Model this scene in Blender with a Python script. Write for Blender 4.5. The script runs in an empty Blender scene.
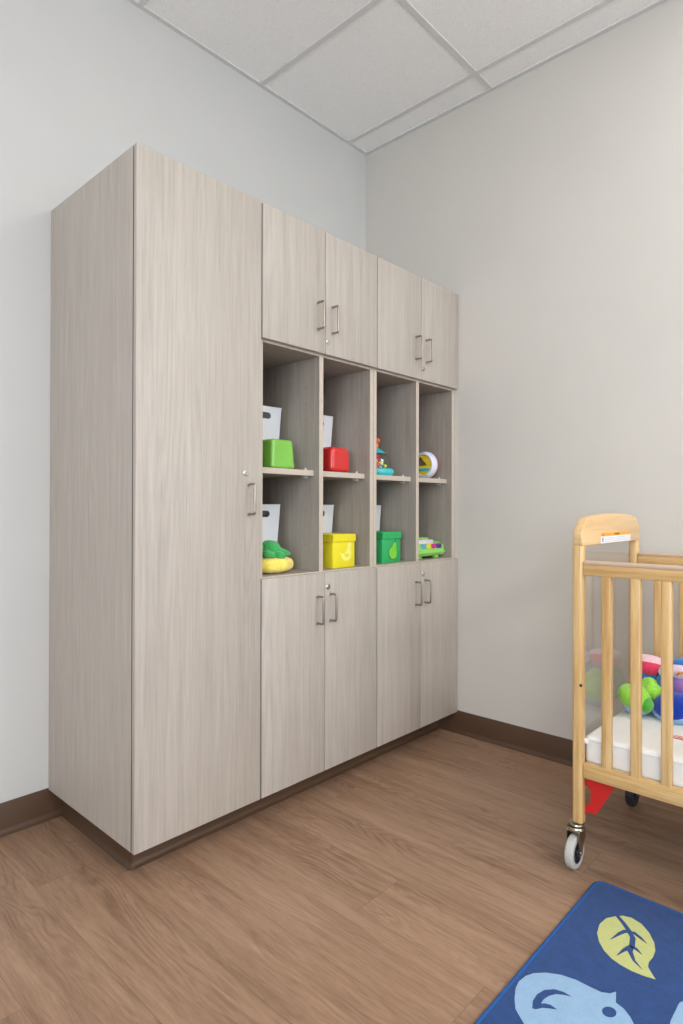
import bpy, bmesh, math, random
from mathutils import Vector, Matrix, noise
random.seed(7)
S = bpy.context.scene
COL = S.collection

# ------------------------------------------------------------ camera, light
F_PX, YAW, PITCH, ROLL, CY = 612.8, 0.7483, 0.0051, 0.0022, 505.8
cam_pos = Vector((-0.8798, -1.6174, 1.0868))
fw0 = Vector((math.cos(YAW), math.sin(YAW), 0)); rt0 = Vector((math.sin(YAW), -math.cos(YAW), 0)); up0 = Vector((0, 0, 1))
fw = math.cos(PITCH)*fw0 + math.sin(PITCH)*up0
up1 = math.cos(PITCH)*up0 - math.sin(PITCH)*fw0
rt = math.cos(ROLL)*rt0 + math.sin(ROLL)*up1
up = math.cos(ROLL)*up1 - math.sin(ROLL)*rt0
cd = bpy.data.cameras.new('camera'); cam = bpy.data.objects.new('camera', cd); COL.objects.link(cam)
cam.matrix_world = Matrix(((rt.x, up.x, -fw.x, cam_pos.x), (rt.y, up.y, -fw.y, cam_pos.y), (rt.z, up.z, -fw.z, cam_pos.z), (0, 0, 0, 1)))
cd.sensor_fit = 'VERTICAL'; cd.sensor_height = 36; cd.sensor_width = 36
cd.lens = F_PX/1024*36
cd.shift_y = -(512-CY)/1024
cd.clip_start = 0.05; cd.clip_end = 60
S.camera = cam

S.view_settings.view_transform = 'Standard'; S.view_settings.look = 'None'
S.view_settings.gamma = 1; S.view_settings.use_curve_mapping = False
S.view_settings.exposure = 0.02
S.cycles.use_denoising = True
S.cycles.max_bounces = 10; S.cycles.diffuse_bounces = 6; S.cycles.transparent_max_bounces = 12
S.cycles.caustics_reflective = False; S.cycles.caustics_refractive = False

W = bpy.data.worlds.new('sky'); S.world = W; W.use_nodes = True
W.node_tree.nodes['Background'].inputs[0].default_value = (0.62, 0.78, 1.0, 1)
W.node_tree.nodes['Background'].inputs[1].default_value = 1.5

# room: back wall y=.599, right wall x=1.70, left wall x=-3.4, front wall y=-5.2
XR, YB, XL, YF, H = 1.70, 0.599, -3.4, -5.2, 3.0525
TROFFERS = [(-2.4375, -2.01), (-0.6075, -2.01), (1.2325, -2.01), (-2.4375, -4.45), (-0.6075, -4.45), (1.2325, -4.45)]
PW = dict(n1=9.0, n2=8.0, n3=12.0, f1=34.0, f2=44.0, f3=48.0, wf=36.0, wl=98.0)
T_COL = (1.0, 0.985, 0.96); D_COL = (0.76, 0.88, 1.0)
def area(name, loc, rot, sx, sy, power, col):
    l = bpy.data.lights.new(name, 'AREA'); l.shape = 'RECTANGLE'; l.size = sx; l.size_y = sy; l.energy = power; l.color = col
    o = bpy.data.objects.new(name, l); COL.objects.link(o); o.location = loc; o.rotation_euler = rot
    return o
for tx, ty in TROFFERS:
    area('troffer_light', (tx, ty, H-0.012), (0, 0, 0), 0.54, 1.14, PW[('n' if ty > -3 else 'f')+{-2.4375: '1', -0.6075: '2', 1.2325: '3'}[tx]], T_COL)
area('window_daylight', (0.25, YF+0.02, 1.35), (math.radians(90), 0, 0), 2.6, 1.6, PW['wf'], D_COL)
area('window_daylight', (XL+0.02, -2.9, 1.55), (math.radians(90), 0, math.radians(-90)), 2.3, 1.5, PW['wl'], D_COL)  # light of the added left window, brightens the right wall

# ------------------------------------------------------------ helpers
def lin(c):
    return tuple(((v/255)/12.92 if v/255 <= 0.04045 else ((v/255+0.055)/1.055)**2.4) for v in c) + (1,)
class NT:
    def __init__(s, name):
        s.m = bpy.data.materials.new(name); s.m.use_nodes = True; s.t = s.m.node_tree; s.n = s.t.nodes
        s.b = s.n['Principled BSDF']; s.out = s.n['Material Output']
    def new(s, kind, **kw):
        n = s.n.new(kind)
        for k, v in kw.items():
            if hasattr(n, k): setattr(n, k, v)
            else: n.inputs[k].default_value = v
        return n
    def l(s, a, b): s.t.links.new(a, b)
    def math(s, op, a, b=None, c=None):
        n = s.n.new('ShaderNodeMath'); n.operation = op
        for i, v in enumerate((a, b, c)):
            if v is None: continue
            if isinstance(v, (int, float)): n.inputs[i].default_value = v
            else: s.l(v, n.inputs[i])
        return n.outputs[0]
    def ramp(s, fac, stops):
        n = s.n.new('ShaderNodeValToRGB'); e = n.color_ramp.elements
        while len(e) < len(stops): e.new(0.5)
        for i, (p, c) in enumerate(stops): e[i].position = p; e[i].color = c
        s.l(fac, n.inputs[0]); return n.outputs[0]
    def mix(s, fac, a, b, mode='MIX'):
        n = s.n.new('ShaderNodeMix'); n.data_type = 'RGBA'; n.blend_type = mode
        for sock, v in ((n.inputs[0], fac), (n.inputs[6], a), (n.inputs[7], b)):
            if isinstance(v, (int, float, tuple)): sock.default_value = v
            else: s.l(v, sock)
        return n.outputs[2]
    def bump(s, h, strength, dist=0.001):
        n = s.n.new('ShaderNodeBump'); n.inputs['Strength'].default_value = strength; n.inputs['Distance'].default_value = dist
        s.l(h, n.inputs['Height']); s.l(n.outputs[0], s.b.inputs['Normal'])
def simple(name, rgb, rough=0.5, metal=0, spec=0.5, nscale=0, namt=0.0, bump=0, bscale=400, sheen=0, coat=0):
    t = NT(name); t.b.inputs['Roughness'].default_value = rough; t.b.inputs['Metallic'].default_value = metal
    t.b.inputs['Specular IOR Level'].default_value = spec
    tc = t.new('ShaderNodeTexCoord')
    nz = t.new('ShaderNodeTexNoise'); nz.inputs['Scale'].default_value = nscale or 30; nz.inputs['Detail'].default_value = 4
    t.l(tc.outputs['Object'], nz.inputs['Vector'])
    c = lin(rgb); a = namt or 0.03
    lo = tuple(v*(1-a) for v in c[:3])+(1,); hi = tuple(min(1, v*(1+a)) for v in c[:3])+(1,)
    t.l(t.ramp(nz.outputs[0], [(0.3, lo), (0.7, hi)]), t.b.inputs['Base Color'])
    if bump:
        b = t.new('ShaderNodeTexNoise'); b.inputs['Scale'].default_value = bscale; b.inputs['Detail'].default_value = 3
        t.l(tc.outputs['Object'], b.inputs['Vector']); t.bump(b.outputs[0], bump, 0.002)
    if sheen: t.b.inputs['Sheen Weight'].default_value = sheen; t.b.inputs['Sheen Roughness'].default_value = 0.5
    if coat: t.b.inputs['Coat Weight'].default_value = coat; t.b.inputs['Coat Roughness'].default_value = 0.15
    return t.m
def clear(name, ior=1.5, tint=(0.96, 0.965, 0.96, 1), rough=0.02):
    t = NT(name); t.n.remove(t.b)
    tr = t.new('ShaderNodeBsdfTransparent'); tr.inputs[0].default_value = tint
    gl = t.new('ShaderNodeBsdfGlossy'); gl.inputs['Roughness'].default_value = rough
    fr = t.new('ShaderNodeFresnel'); fr.inputs[0].default_value = ior
    ge = t.new('ShaderNodeNewGeometry')
    f = t.math('MULTIPLY', fr.outputs[0], t.math('SUBTRACT', 1.0, ge.outputs['Backfacing']))
    mx = t.new('ShaderNodeMixShader'); t.l(f, mx.inputs[0]); t.l(tr.outputs[0], mx.inputs[1]); t.l(gl.outputs[0], mx.inputs[2])
    t.l(mx.outputs[0], t.out.inputs[0]); return t.m
def grain(name, dark, mid, light, axis=2, rough=0.5, across=55, along=1.6, cathedral=0.5, bump=0.05, coat=0, spec=0.5):
    """wood grain running along the given object axis"""
    t = NT(name); t.b.inputs['Roughness'].default_value = rough; t.b.inputs['Specular IOR Level'].default_value = spec
    tc = t.new('ShaderNodeTexCoord'); oi = t.new('ShaderNodeObjectInfo')
    off = t.math('MULTIPLY', oi.outputs['Random'], 37.0)
    add = t.new('ShaderNodeVectorMath'); add.operation = 'ADD'
    cb = t.new('ShaderNodeCombineXYZ')
    for i in range(3): t.l(off, cb.inputs[i])
    t.l(tc.outputs['Object'], add.inputs[0]); t.l(cb.outputs[0], add.inputs[1])
    def nz(ac, al, det, rg=0.6, dist=0):
        mp = t.new('ShaderNodeMapping'); sc = [ac, ac, ac]; sc[axis] = al; mp.inputs['Scale'].default_value = sc
        t.l(add.outputs[0], mp.inputs['Vector'])
        n = t.new('ShaderNodeTexNoise'); n.inputs['Scale'].default_value = 1; n.inputs['Detail'].default_value = det
        n.inputs['Roughness'].default_value = rg; n.inputs['Distortion'].default_value = dist
        t.l(mp.outputs[0], n.inputs['Vector']); return n.outputs[0]
    fine = nz(across*5, along*5, 3); band = nz(across*0.35, along*0.6, 4); mid_ = nz(across, along*1.4, 5)
    big = nz(across*0.05, along*0.12, 2, 0.4)
    rings = t.math('SINE', t.math('MULTIPLY', big, 150.0))      # cathedral arches: contour lines of a stretched noise
    mask = t.ramp(nz(across*0.06, along*0.25, 1), [(0.50, (0, 0, 0, 1)), (0.66, (1, 1, 1, 1))])
    v = t.math('ADD', t.math('MULTIPLY', fine, 0.25), t.math('MULTIPLY', mid_, 0.42))
    v = t.math('ADD', v, t.math('MULTIPLY', band, 0.33))
    v = t.math('ADD', v, t.math('MULTIPLY', t.math('MULTIPLY', rings, mask), 0.05*cathedral))
    t.l(t.ramp(v, [(0.36, lin(dark)), (0.5, lin(mid)), (0.64, lin(light))]), t.b.inputs['Base Color'])
    if bump: t.bump(fine, bump, 0.0006)
    if coat: t.b.inputs['Coat Weight'].default_value = coat; t.b.inputs['Coat Roughness'].default_value = 0.2
    return t.m

class MB:
    """collects shapes given in world coordinates, built as ONE mesh object"""
    def __init__(s): s.me = bmesh.new()
    def _take(s, b, mi=0, smooth=False):
        for f in b.faces: f.material_index = mi; f.smooth = smooth
        bmesh.ops.recalc_face_normals(b, faces=b.faces)
        m = bpy.data.meshes.new('t'); b.to_mesh(m); b.free(); s.me.from_mesh(m); bpy.data.meshes.remove(m); return s
    def box(s, lo, hi, bevel=0, seg=2, mi=0, taper=None, M=None):
        b = bmesh.new(); bmesh.ops.create_cube(b, size=1)
        c = [(lo[i]+hi[i])/2 for i in range(3)]; d = [abs(hi[i]-lo[i]) for i in range(3)]
        for v in b.verts:
            k = 1.0
            if taper and v.co.z < 0: k = taper
            v.co = Vector((c[0]+v.co.x*d[0]*k, c[1]+v.co.y*d[1]*k, c[2]+v.co.z*d[2]))
        if bevel: bmesh.ops.bevel(b, geom=list(b.edges), offset=bevel, segments=seg, profile=0.5, affect='EDGES', clamp_overlap=True)
        if M: b.transform(M)
        return s._take(b, mi, bevel > 0)
    def prism(s, pts, axis, a0, a1, bevel=0, mi=0, holes=(), seg=2):
        """polygon in the other two axes extruded along axis; holes allowed"""
        o = [i for i in range(3) if i != axis]
        def P(p, a):
            v = [0, 0, 0]; v[axis] = a; v[o[0]] = p[0]; v[o[1]] = p[1]; return Vector(v)
        b = bmesh.new(); loops = [pts]+list(holes)
        if not holes:
            f = b.faces.new([b.verts.new(P(p, a0)) for p in pts]); faces = [f]
        else:
            ed = []
            for lp in loops:
                vs = [b.verts.new(P(p, a0)) for p in lp]
                ed += [b.edges.new((vs[i], vs[(i+1) % len(vs)])) for i in range(len(vs))]
            faces = [g for g in bmesh.ops.triangle_fill(b, use_beauty=True, edges=ed, use_dissolve=False)['geom'] if isinstance(g, bmesh.types.BMFace)]
        r = bmesh.ops.extrude_face_region(b, geom=faces)
        d = P((0, 0), a1)-P((0, 0), a0)
        bmesh.ops.translate(b, vec=d, verts=[v for v in r['geom'] if isinstance(v, bmesh.types.BMVert)])
        if bevel:
            bmesh.ops.recalc_face_normals(b, faces=b.faces)
            ed = [e for e in b.edges if len(e.link_faces) == 2 and e.calc_face_angle(0) > math.radians(50)]
            bmesh.ops.bevel(b, geom=ed, offset=bevel, segments=seg, profile=0.5, affect='EDGES', clamp_overlap=True)
        return s._take(b, mi, bevel > 0)
    def tube(s, path, r, n=10, closed=False, mi=0, flat=None):
        b = bmesh.new(); path = [Vector(p) for p in path]; rings = []; N = len(path)
        t0 = (path[1]-path[0]).normalized(); ref = Vector((0, 0, 1)) if abs(t0.z) < 0.9 else Vector((1, 0, 0))
        nrm = t0.cross(ref).normalized()
        for i, p in enumerate(path):
            a = path[i-1] if (i > 0 or closed) else p; c = path[(i+1) % N] if (i < N-1 or closed) else p
            tg = (c-a).normalized(); nrm = (nrm-tg*nrm.dot(tg)).normalized(); bn = tg.cross(nrm)
            rr = r[i] if isinstance(r, (list, tuple)) else r
            rings.append([b.verts.new(p+(nrm*math.cos(q)+bn*math.sin(q)*(flat or 1))*rr) for q in [2*math.pi*k/n for k in range(n)]])
        for i in range(N if closed else N-1):
            A, B = rings[i], rings[(i+1) % N]
            for k in range(n): b.faces.new((A[k], A[(k+1) % n], B[(k+1) % n], B[k]))
        if not closed: b.faces.new(rings[0][::-1]); b.faces.new(rings[-1])
        return s._take(b, mi, True)
    def lathe(s, prof, c, axis=(0, 0, 1), n=40, mi=0, closed=False):
        """profile of (radius, height) turned about the axis through c"""
        b = bmesh.new(); ax = Vector(axis).normalized(); q = ax.to_track_quat('Z', 'Y'); c = Vector(c); R = []
        for r, h in prof:
            R.append([b.verts.new(c+q @ Vector((max(r, 1e-5)*math.cos(2*math.pi*k/n), max(r, 1e-5)*math.sin(2*math.pi*k/n), h))) for k in range(n)])
        for i in range(len(R) if closed else len(R)-1):
            A, B = R[i], R[(i+1) % len(R)]
            for k in range(n): b.faces.new((A[k], A[(k+1) % n], B[(k+1) % n], B[k]))
        bmesh.ops.remove_doubles(b, verts=b.verts, dist=2e-5)
        return s._take(b, mi, True)
    def ell(s, c, r, rot=(0, 0, 0), lump=0, ls=12, sub=4, sq=2.0, mi=0, flat_z=None):
        b = bmesh.new(); bmesh.ops.create_icosphere(b, subdivisions=sub, radius=1)
        from mathutils import Euler
        E_ = Euler(rot).to_matrix(); c = Vector(c)
        for v in b.verts:
            d = v.co.normalized()
            if sq != 2.0:
                k = (abs(d.x)**sq+abs(d.y)**sq+abs(d.z)**sq)**(-1/sq); d = d*k
            p = Vector((d.x*r[0], d.y*r[1], d.z*r[2]))
            if lump: p += v.co.normalized()*lump*noise.noise(p*ls+c*7)
            v.co = c+E_ @ p
            if flat_z is not None and v.co.z < flat_z: v.co.z = flat_z
        return s._take(b, mi, True)
    def build(s, name, mats, parent=None, org=(0, 0, 0), sharp=35):
        m = bpy.data.meshes.new(name)
        bmesh.ops.translate(s.me, vec=-Vector(org), verts=s.me.verts)
        s.me.to_mesh(m); s.me.free()
        for x in (mats if isinstance(mats, (list, tuple)) else [mats]): m.materials.append(x)
        m.set_sharp_from_angle(angle=math.radians(sharp))
        o = bpy.data.objects.new(name, m); COL.objects.link(o)
        if parent is not None: o.parent = parent
        else: o.location = org
        return o
def thing(name, label, cat, loc, group=None):
    o = bpy.data.objects.new(name, None); COL.objects.link(o); o.location = loc; o.empty_display_size = 0.05
    return tag(o, label, cat, group)
def tag(o, label, cat, group=None):
    o['label'] = label; o['category'] = cat
    if group: o['group'] = group
    return o
def struct(name, mb, mats):
    o = mb.build(name, mats); o['kind'] = 'structure'; return o
def copy_tree(root, loc, label):
    r = root.copy(); COL.objects.link(r); r.location = loc; r['label'] = label
    for ch in root.children:
        c = ch.copy(); COL.objects.link(c); c.parent = r
        for g in ch.children:
            d = g.copy(); COL.objects.link(d); d.parent = c
    return r
def stadium(cx, cz, w, h, n=8):
    r = h/2; p = []
    for k in range(n+1): a = -math.pi/2+math.pi*k/n; p.append((cx+w/2-r+r*math.cos(a), cz+r*math.sin(a)))
    for k in range(n+1): a = math.pi/2+math.pi*k/n; p.append((cx-w/2+r+r*math.cos(a), cz+r*math.sin(a)))
    return p
def smooth_loop(pts, n=6):
    """closed Catmull-Rom through the points"""
    out = []; N = len(pts)
    for i in range(N):
        p0, p1, p2, p3 = (Vector(pts[(i+k-1) % N]) for k in range(4))
        for j in range(n):
            t = j/n
            out.append(tuple(0.5*((2*p1)+(p2-p0)*t+(2*p0-5*p1+4*p2-p3)*t*t+(3*p1-p0-3*p2+p3)*t**3)))
    return out

# ------------------------------------------------------------ materials
def wall_mat(name, rgb):
    return simple(name, rgb, rough=0.75, spec=0.25, nscale=3, namt=0.012, bump=0.06, bscale=260)
M_back = wall_mat('pale_grey_paint', (205, 204, 201))
M_right = wall_mat('greige_paint', (209, 204, 196))
M_lam = grain('driftwood_laminate', (168, 159, 149), (180, 171, 161), (190, 182, 172), axis=2, rough=0.48, across=120, along=3.2, cathedral=0.9, bump=0.04, spec=0.35)
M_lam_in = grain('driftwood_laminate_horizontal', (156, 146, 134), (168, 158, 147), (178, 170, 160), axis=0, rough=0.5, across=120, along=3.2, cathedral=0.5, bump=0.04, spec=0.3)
M_lam_shade = grain('driftwood_interior_shaded', (150, 140, 128), (162, 152, 141), (172, 164, 154), axis=2, rough=0.5, across=120, along=3.5, cathedral=0.8, bump=0.03, spec=0.3)  # darker laminate copy, cubby shade put into its colour
M_edge = simple('laminate_edge_banding', (196, 184, 169), rough=0.45, nscale=60, namt=0.03)
M_gap = simple('gap_shade_and_plinth', (52, 44, 37), rough=0.9, spec=0.1)  # near-black that paints shade into the door gaps; plinths share it
M_base = simple('brown_vinyl_cove_base', (84, 61, 44), rough=0.42, nscale=6, namt=0.05)
M_nickel = simple('brushed_nickel', (168, 158, 146), rough=0.34, metal=1)
M_brass = simple('lock_metal', (228, 222, 208), rough=0.22, metal=1)
M_dark = simple('dark_slot', (45, 40, 36), rough=0.6)
M_clip = NT('translucent_plastic_clip'); M_clip.b.inputs['Base Color'].default_value = (0.92, 0.94, 0.93, 1); M_clip.b.inputs['Roughness'].default_value = 0.15; M_clip.b.inputs['Transmission Weight'].default_value = 0.2; M_clip = M_clip.m
M_pine = {a: grain('maple_wood_axis', (188, 144, 86), (214, 175, 116), (229, 198, 146), axis=a, rough=0.38, across=75, along=2.4, cathedral=1.4, bump=0.02, coat=0.25) for a in (0, 1, 2)}
M_acrylic = clear('clear_acrylic_panel', 1.95, (0.985, 0.985, 0.98, 1), 0.03)
M_dome = clear('clear_dome_plastic', 1.45, (0.97, 0.98, 0.985, 1), 0.08)

def floor_mat():
    t = NT('oak_vinyl_plank'); t.b.inputs['Roughness'].default_value = 0.42; t.b.inputs['Specular IOR Level'].default_value = 0.35
    tc = t.new('ShaderNodeTexCoord'); sp = t.new('ShaderNodeSeparateXYZ'); t.l(tc.outputs['Object'], sp.inputs[0])
    X, Y = sp.outputs[0], sp.outputs[1]
    PW, PL = 0.185, 1.22
    row = t.math('FLOOR', t.math('DIVIDE', X, PW))
    w1 = t.new('ShaderNodeTexWhiteNoise'); w1.noise_dimensions = '1D'; t.l(row, w1.inputs['W'])
    ys = t.math('ADD', t.math('DIVIDE', Y, PL), t.math('MULTIPLY', w1.outputs['Value'], 5.0))
    col = t.math('FLOOR', ys)
    cb = t.new('ShaderNodeCombineXYZ'); t.l(row, cb.inputs[0]); t.l(col, cb.inputs[1])
    w2 = t.new('ShaderNodeTexWhiteNoise'); w2.noise_dimensions = '2D'; t.l(cb.outputs[0], w2.inputs['Vector'])
    pid = w2.outputs['Value']
    fx = t.math('FRACT', t.math('DIVIDE', X, PW)); fy = t.math('FRACT', ys)
    def edge(f, wd): return t.math('LESS_THAN', t.math('MINIMUM', f, t.math('SUBTRACT', 1.0, f)), wd)
    seam = t.math('MAXIMUM', edge(fx, 0.0045), edge(fy, 0.0007))
    def nz(sx, sy, det, rg=0.6, dist=0):
        c = t.new('ShaderNodeCombineXYZ')
        t.l(t.math('ADD', t.math('MULTIPLY', X, sx), t.math('MULTIPLY', pid, 91.0)), c.inputs[0])
        t.l(t.math('ADD', t.math('MULTIPLY', Y, sy), t.math('MULTIPLY', pid, 57.0)), c.inputs[1])
        n = t.new('ShaderNodeTexNoise'); n.inputs['Scale'].default_value = 1; n.inputs['Detail'].default_value = det
        n.inputs['Roughness'].default_value = rg; n.inputs['Distortion'].default_value = dist
        t.l(c.outputs[0], n.inputs['Vector']); return n.outputs[0]
    fine = nz(300, 22, 3); mid = nz(95, 6.5, 5, 0.7, 0.6); band = nz(20, 1.6, 3, 0.5, 0.6); big = nz(4.5, 0.9, 3, 0.5, 0.3)
    rings = t.math('SINE', t.math('MULTIPLY', big, 190.0))
    rings = t.math('POWER', t.math('MULTIPLY_ADD', rings, 0.5, 0.5), 2.0)
    mask = t.ramp(nz(7, 1.6, 1), [(0.46, (0, 0, 0, 1)), (0.62, (1, 1, 1, 1))])
    v = t.math('ADD', t.math('MULTIPLY', fine, 0.22), t.math('MULTIPLY', mid, 0.38))
    v = t.math('ADD', v, t.math('MULTIPLY', band, 0.40))
    v = t.math('SUBTRACT', v, t.math('MULTIPLY', t.math('MULTIPLY', rings, mask), 0.10))
    v = t.math('ADD', v, t.math('MULTIPLY', t.math('SUBTRACT', pid, 0.5), 0.05))
    c = t.ramp(v, [(0.28, lin((112, 86, 67))), (0.43, lin((140, 110, 88))), (0.55, lin((157, 126, 102))), (0.68, lin((170, 140, 116)))])
    c = t.mix(t.math('MULTIPLY', seam, 0.45), c, lin((96, 70, 52)))
    t.l(c, t.b.inputs['Base Color'])
    t.bump(fine, 0.06, 0.0006)
    return t.m
def tile_mat():
    t = NT('fissured_ceiling_tile'); t.b.inputs['Roughness'].default_value = 0.9; t.b.inputs['Specular IOR Level'].default_value = 0.1
    tc = t.new('ShaderNodeTexCoord')
    a = t.new('ShaderNodeTexNoise'); a.inputs['Scale'].default_value = 110; a.inputs['Detail'].default_value = 3
    v = t.new('ShaderNodeTexVoronoi'); v.inputs['Scale'].default_value = 130
    for n in (a, v): t.l(tc.outputs['Object'], n.inputs['Vector'])
    pit = t.math('MULTIPLY', t.math('LESS_THAN', v.outputs['Distance'], 0.28), t.math('GREATER_THAN', a.outputs[0], 0.50))
    c = t.ramp(a.outputs[0], [(0.3, lin((244, 244, 242))), (0.7, lin((250, 250, 248)))])
    c = t.mix(t.math('MULTIPLY', pit, 0.6), c, lin((214, 214, 211)))
    t.l(c, t.b.inputs['Base Color']); t.bump(a.outputs[0], 0.4, 0.002); return t.m
M_floor = floor_mat(); M_tile = tile_mat()
M_grid = simple('white_painted_grid', (216, 216, 214), rough=0.5)

# ------------------------------------------------------------ room shell
struct('floor', MB().box((XL, YF, -0.1), (XR, YB, 0)), M_floor)
struct('ceiling', MB().box((XL, YF, H+0.006), (XR, YB, H+0.1)), M_tile)
struct('wall_back', MB().box((XL-0.1, YB, -0.1), (XR, YB+0.1, H+0.1)), M_back)
struct('wall_right', MB().box((XR, YF-0.1, -0.1), (XR+0.1, YB+0.1, H+0.1)), M_right)
wl = MB(); vy0, vy1, vz0, vz1 = -4.1, -1.7, 0.75, 2.35
wl.box((XL-0.1, YF-0.1, -0.1), (XL, vy0, H+0.1)); wl.box((XL-0.1, vy1, -0.1), (XL, YB, H+0.1))
wl.box((XL-0.1, vy0, -0.1), (XL, vy1, vz0)); wl.box((XL-0.1, vy0, vz1), (XL, vy1, H+0.1))
struct('wall_left', wl, M_back)
wx0, wx1, wz0, wz1 = -1.25, 1.5, 0.5, 2.2
wf = MB()
wf.box((XL, YF-0.1, -0.1), (wx0, YF, H+0.1)); wf.box((wx1, YF-0.1, -0.1), (XR, YF, H+0.1))
wf.box((wx0, YF-0.1, -0.1), (wx1, YF, wz0)); wf.box((wx0, YF-0.1, wz1), (wx1, YF, H+0.1))
struct('wall_front', wf, M_back)
wn = MB()
M_frame = simple('white_window_frame', (225, 225, 222), rough=0.4)
for a, b in (((wx0, wz0), (wx1, wz0+0.05)), ((wx0, wz1-0.05), (wx1, wz1)), ((wx0, wz0), (wx0+0.05, wz1)), ((wx1-0.05, wz0), (wx1, wz1)), ((0.10, wz0), (0.15, wz1))):
    wn.box((a[0], YF-0.09, a[1]), (b[0], YF-0.03, b[1]), 0.004)
win = struct('window_1', wn, M_frame)
MB().box((wx0+0.04, YF-0.066, wz0+0.04), (wx1-0.04, YF-0.06, wz1-0.04)).build('window_pane', clear('window_glass', 1.45), win)

w2 = MB()  # unseen second window, added to light the right wall and cabinet side
for a, b in (((vy0, vz0), (vy1, vz0+0.05)), ((vy0, vz1-0.05), (vy1, vz1)), ((vy0, vz0), (vy0+0.05, vz1)), ((vy1-0.05, vz0), (vy1, vz1)), ((-2.925, vz0), (-2.875, vz1))):
    w2.box((XL-0.09, a[0], a[1]), (XL-0.03, b[0], b[1]), 0.004)
win_added = struct('window_added', w2, M_frame)
MB().box((XL-0.066, vy0+0.04, vz0+0.04), (XL-0.06, vy1-0.04, vz1-0.04)).build('window_pane', clear('added_window_glass', 1.45), win_added)

# ceiling grid: tees along y every 0.61, cross tees every 1.22, wall angle round the room
gr = MB(); tw = 0.0125
xs = [0.94+0.61*k for k in range(-7, 2)]; xs = [x for x in xs if XL+0.05 < x < XR-0.03]
for x in xs: gr.box((x-tw, YF, H), (x+tw, YB, H+0.008), 0.0015, 1)
ys = [-0.18-1.22*k for k in range(0, 5)]
for y in ys: gr.box((XL, y-tw, H+0.0003), (XR, y+tw, H+0.008), 0.0015, 1)
for a, b in (((XL, YB-0.02), (XR, YB)), ((XL, YF), (XR, YF+0.02)), ((XL, YF), (XL+0.02, YB)), ((XR-0.02, YF), (XR, YB))):
    e_ = 0.02 if b[0]-a[0] < 0.1 else 0.0
    gr.box((a[0], a[1]+e_, H-0.0012), (b[0], b[1]-e_, H+0.008))
struct('trim_1', gr, M_grid)
M_emit = NT('lit_diffuser'); M_emit.b.inputs['Base Color'].default_value = (0.9, 0.9, 0.88, 1)
M_emit.b.inputs['Emission Color'].default_value = (1, 0.97, 0.93, 1); M_emit.b.inputs['Emission Strength'].default_value = 1.0
proto = thing('ceiling_light', 'flat white lay-in light panel in the ceiling grid', 'ceiling light', (TROFFERS[0][0], TROFFERS[0][1], H), 'light panels in the ceiling grid')
lx, ly = TROFFERS[0]
fr_ = MB()
for a, b in (((lx-0.292, ly-0.597), (lx+0.292, ly-0.572)), ((lx-0.292, ly+0.572), (lx+0.292, ly+0.597)), ((lx-0.292, ly-0.572), (lx-0.268, ly+0.572)), ((lx+0.268, ly-0.572), (lx+0.292, ly+0.572))):
    fr_.box((a[0], a[1], H-0.008), (b[0], b[1], H+0.006), 0.001, 1)
fr_.build('frame', M_grid, proto, (lx, ly, H))
MB().box((lx-0.268, ly-0.572, H-0.004), (lx+0.268, ly+0.572, H+0.006)).build('diffuser', M_emit.m, proto, (lx, ly, H))
for tx, ty in TROFFERS[1:]: copy_tree(proto, (tx, ty, H), 'flat white lay-in light panel in the ceiling grid')

# cove base: 105 mm high with a small toe flare; profile (out from wall, z)
cove = [(0, 0), (0.016, 0), (0.016, 0.002), (0.009, 0.006), (0.0045, 0.014), (0.003, 0.022), (0.003, 0.104), (0.0015, 0.107), (0, 0.107)]
def cove_run(p0, p1, nrm, hgt=0.107):
    """one straight run of base between two floor points, nrm = outward direction"""
    b = bmesh.new(); n = Vector((nrm[0], nrm[1], 0)); R = []
    for p in (p0, p1):
        R.append([b.verts.new(Vector((p[0], p[1], 0))+n*u+Vector((0, 0, z*hgt/0.107))) for u, z in cove])
    K = len(cove)
    for k in range(K): b.faces.new((R[0][k], R[0][(k+1) % K], R[1][(k+1) % K], R[1][k]))
    b.faces.new(R[0]); b.faces.new(R[1][::-1])
    return b
m = MB(); m._take(cove_run((XL, YB), (0.0585, YB), (0, -1)), 0, True); struct('baseboard_back', m, M_base)
m = MB(); m._take(cove_run((XR, YF), (XR, 0.125), (-1, 0)), 0, True); struct('baseboard_right', m, M_base)
m = MB(); m._take(cove_run((XL, YF), (XL, YB), (1, 0)), 0, True); struct('baseboard_left', m, M_base)
m = MB(); m._take(cove_run((XL, YF), (XR, YF), (0, 1)), 0, True); struct('baseboard_front', m, M_base)
PX, PY = 0.055, 0.112      # plinth faces
m = MB(); m._take(cove_run((PX, PY), (PX, YB-0.0004), (-1, 0), 0.0995), 0, True)
m._take(cove_run((PX-0.003, PY), (XR-0.003, PY), (0, -1), 0.0995), 0, True)
m.lathe([(0.0, 0.0), (0.016, 0.0), (0.016, 0.002), (0.009, 0.006), (0.0045, 0.013), (0.003, 0.022), (0.003, 0.0995), (0.0, 0.0995)], (PX, PY, 0), n=24)
struct('baseboard_plinth', m, M_base)

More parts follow.
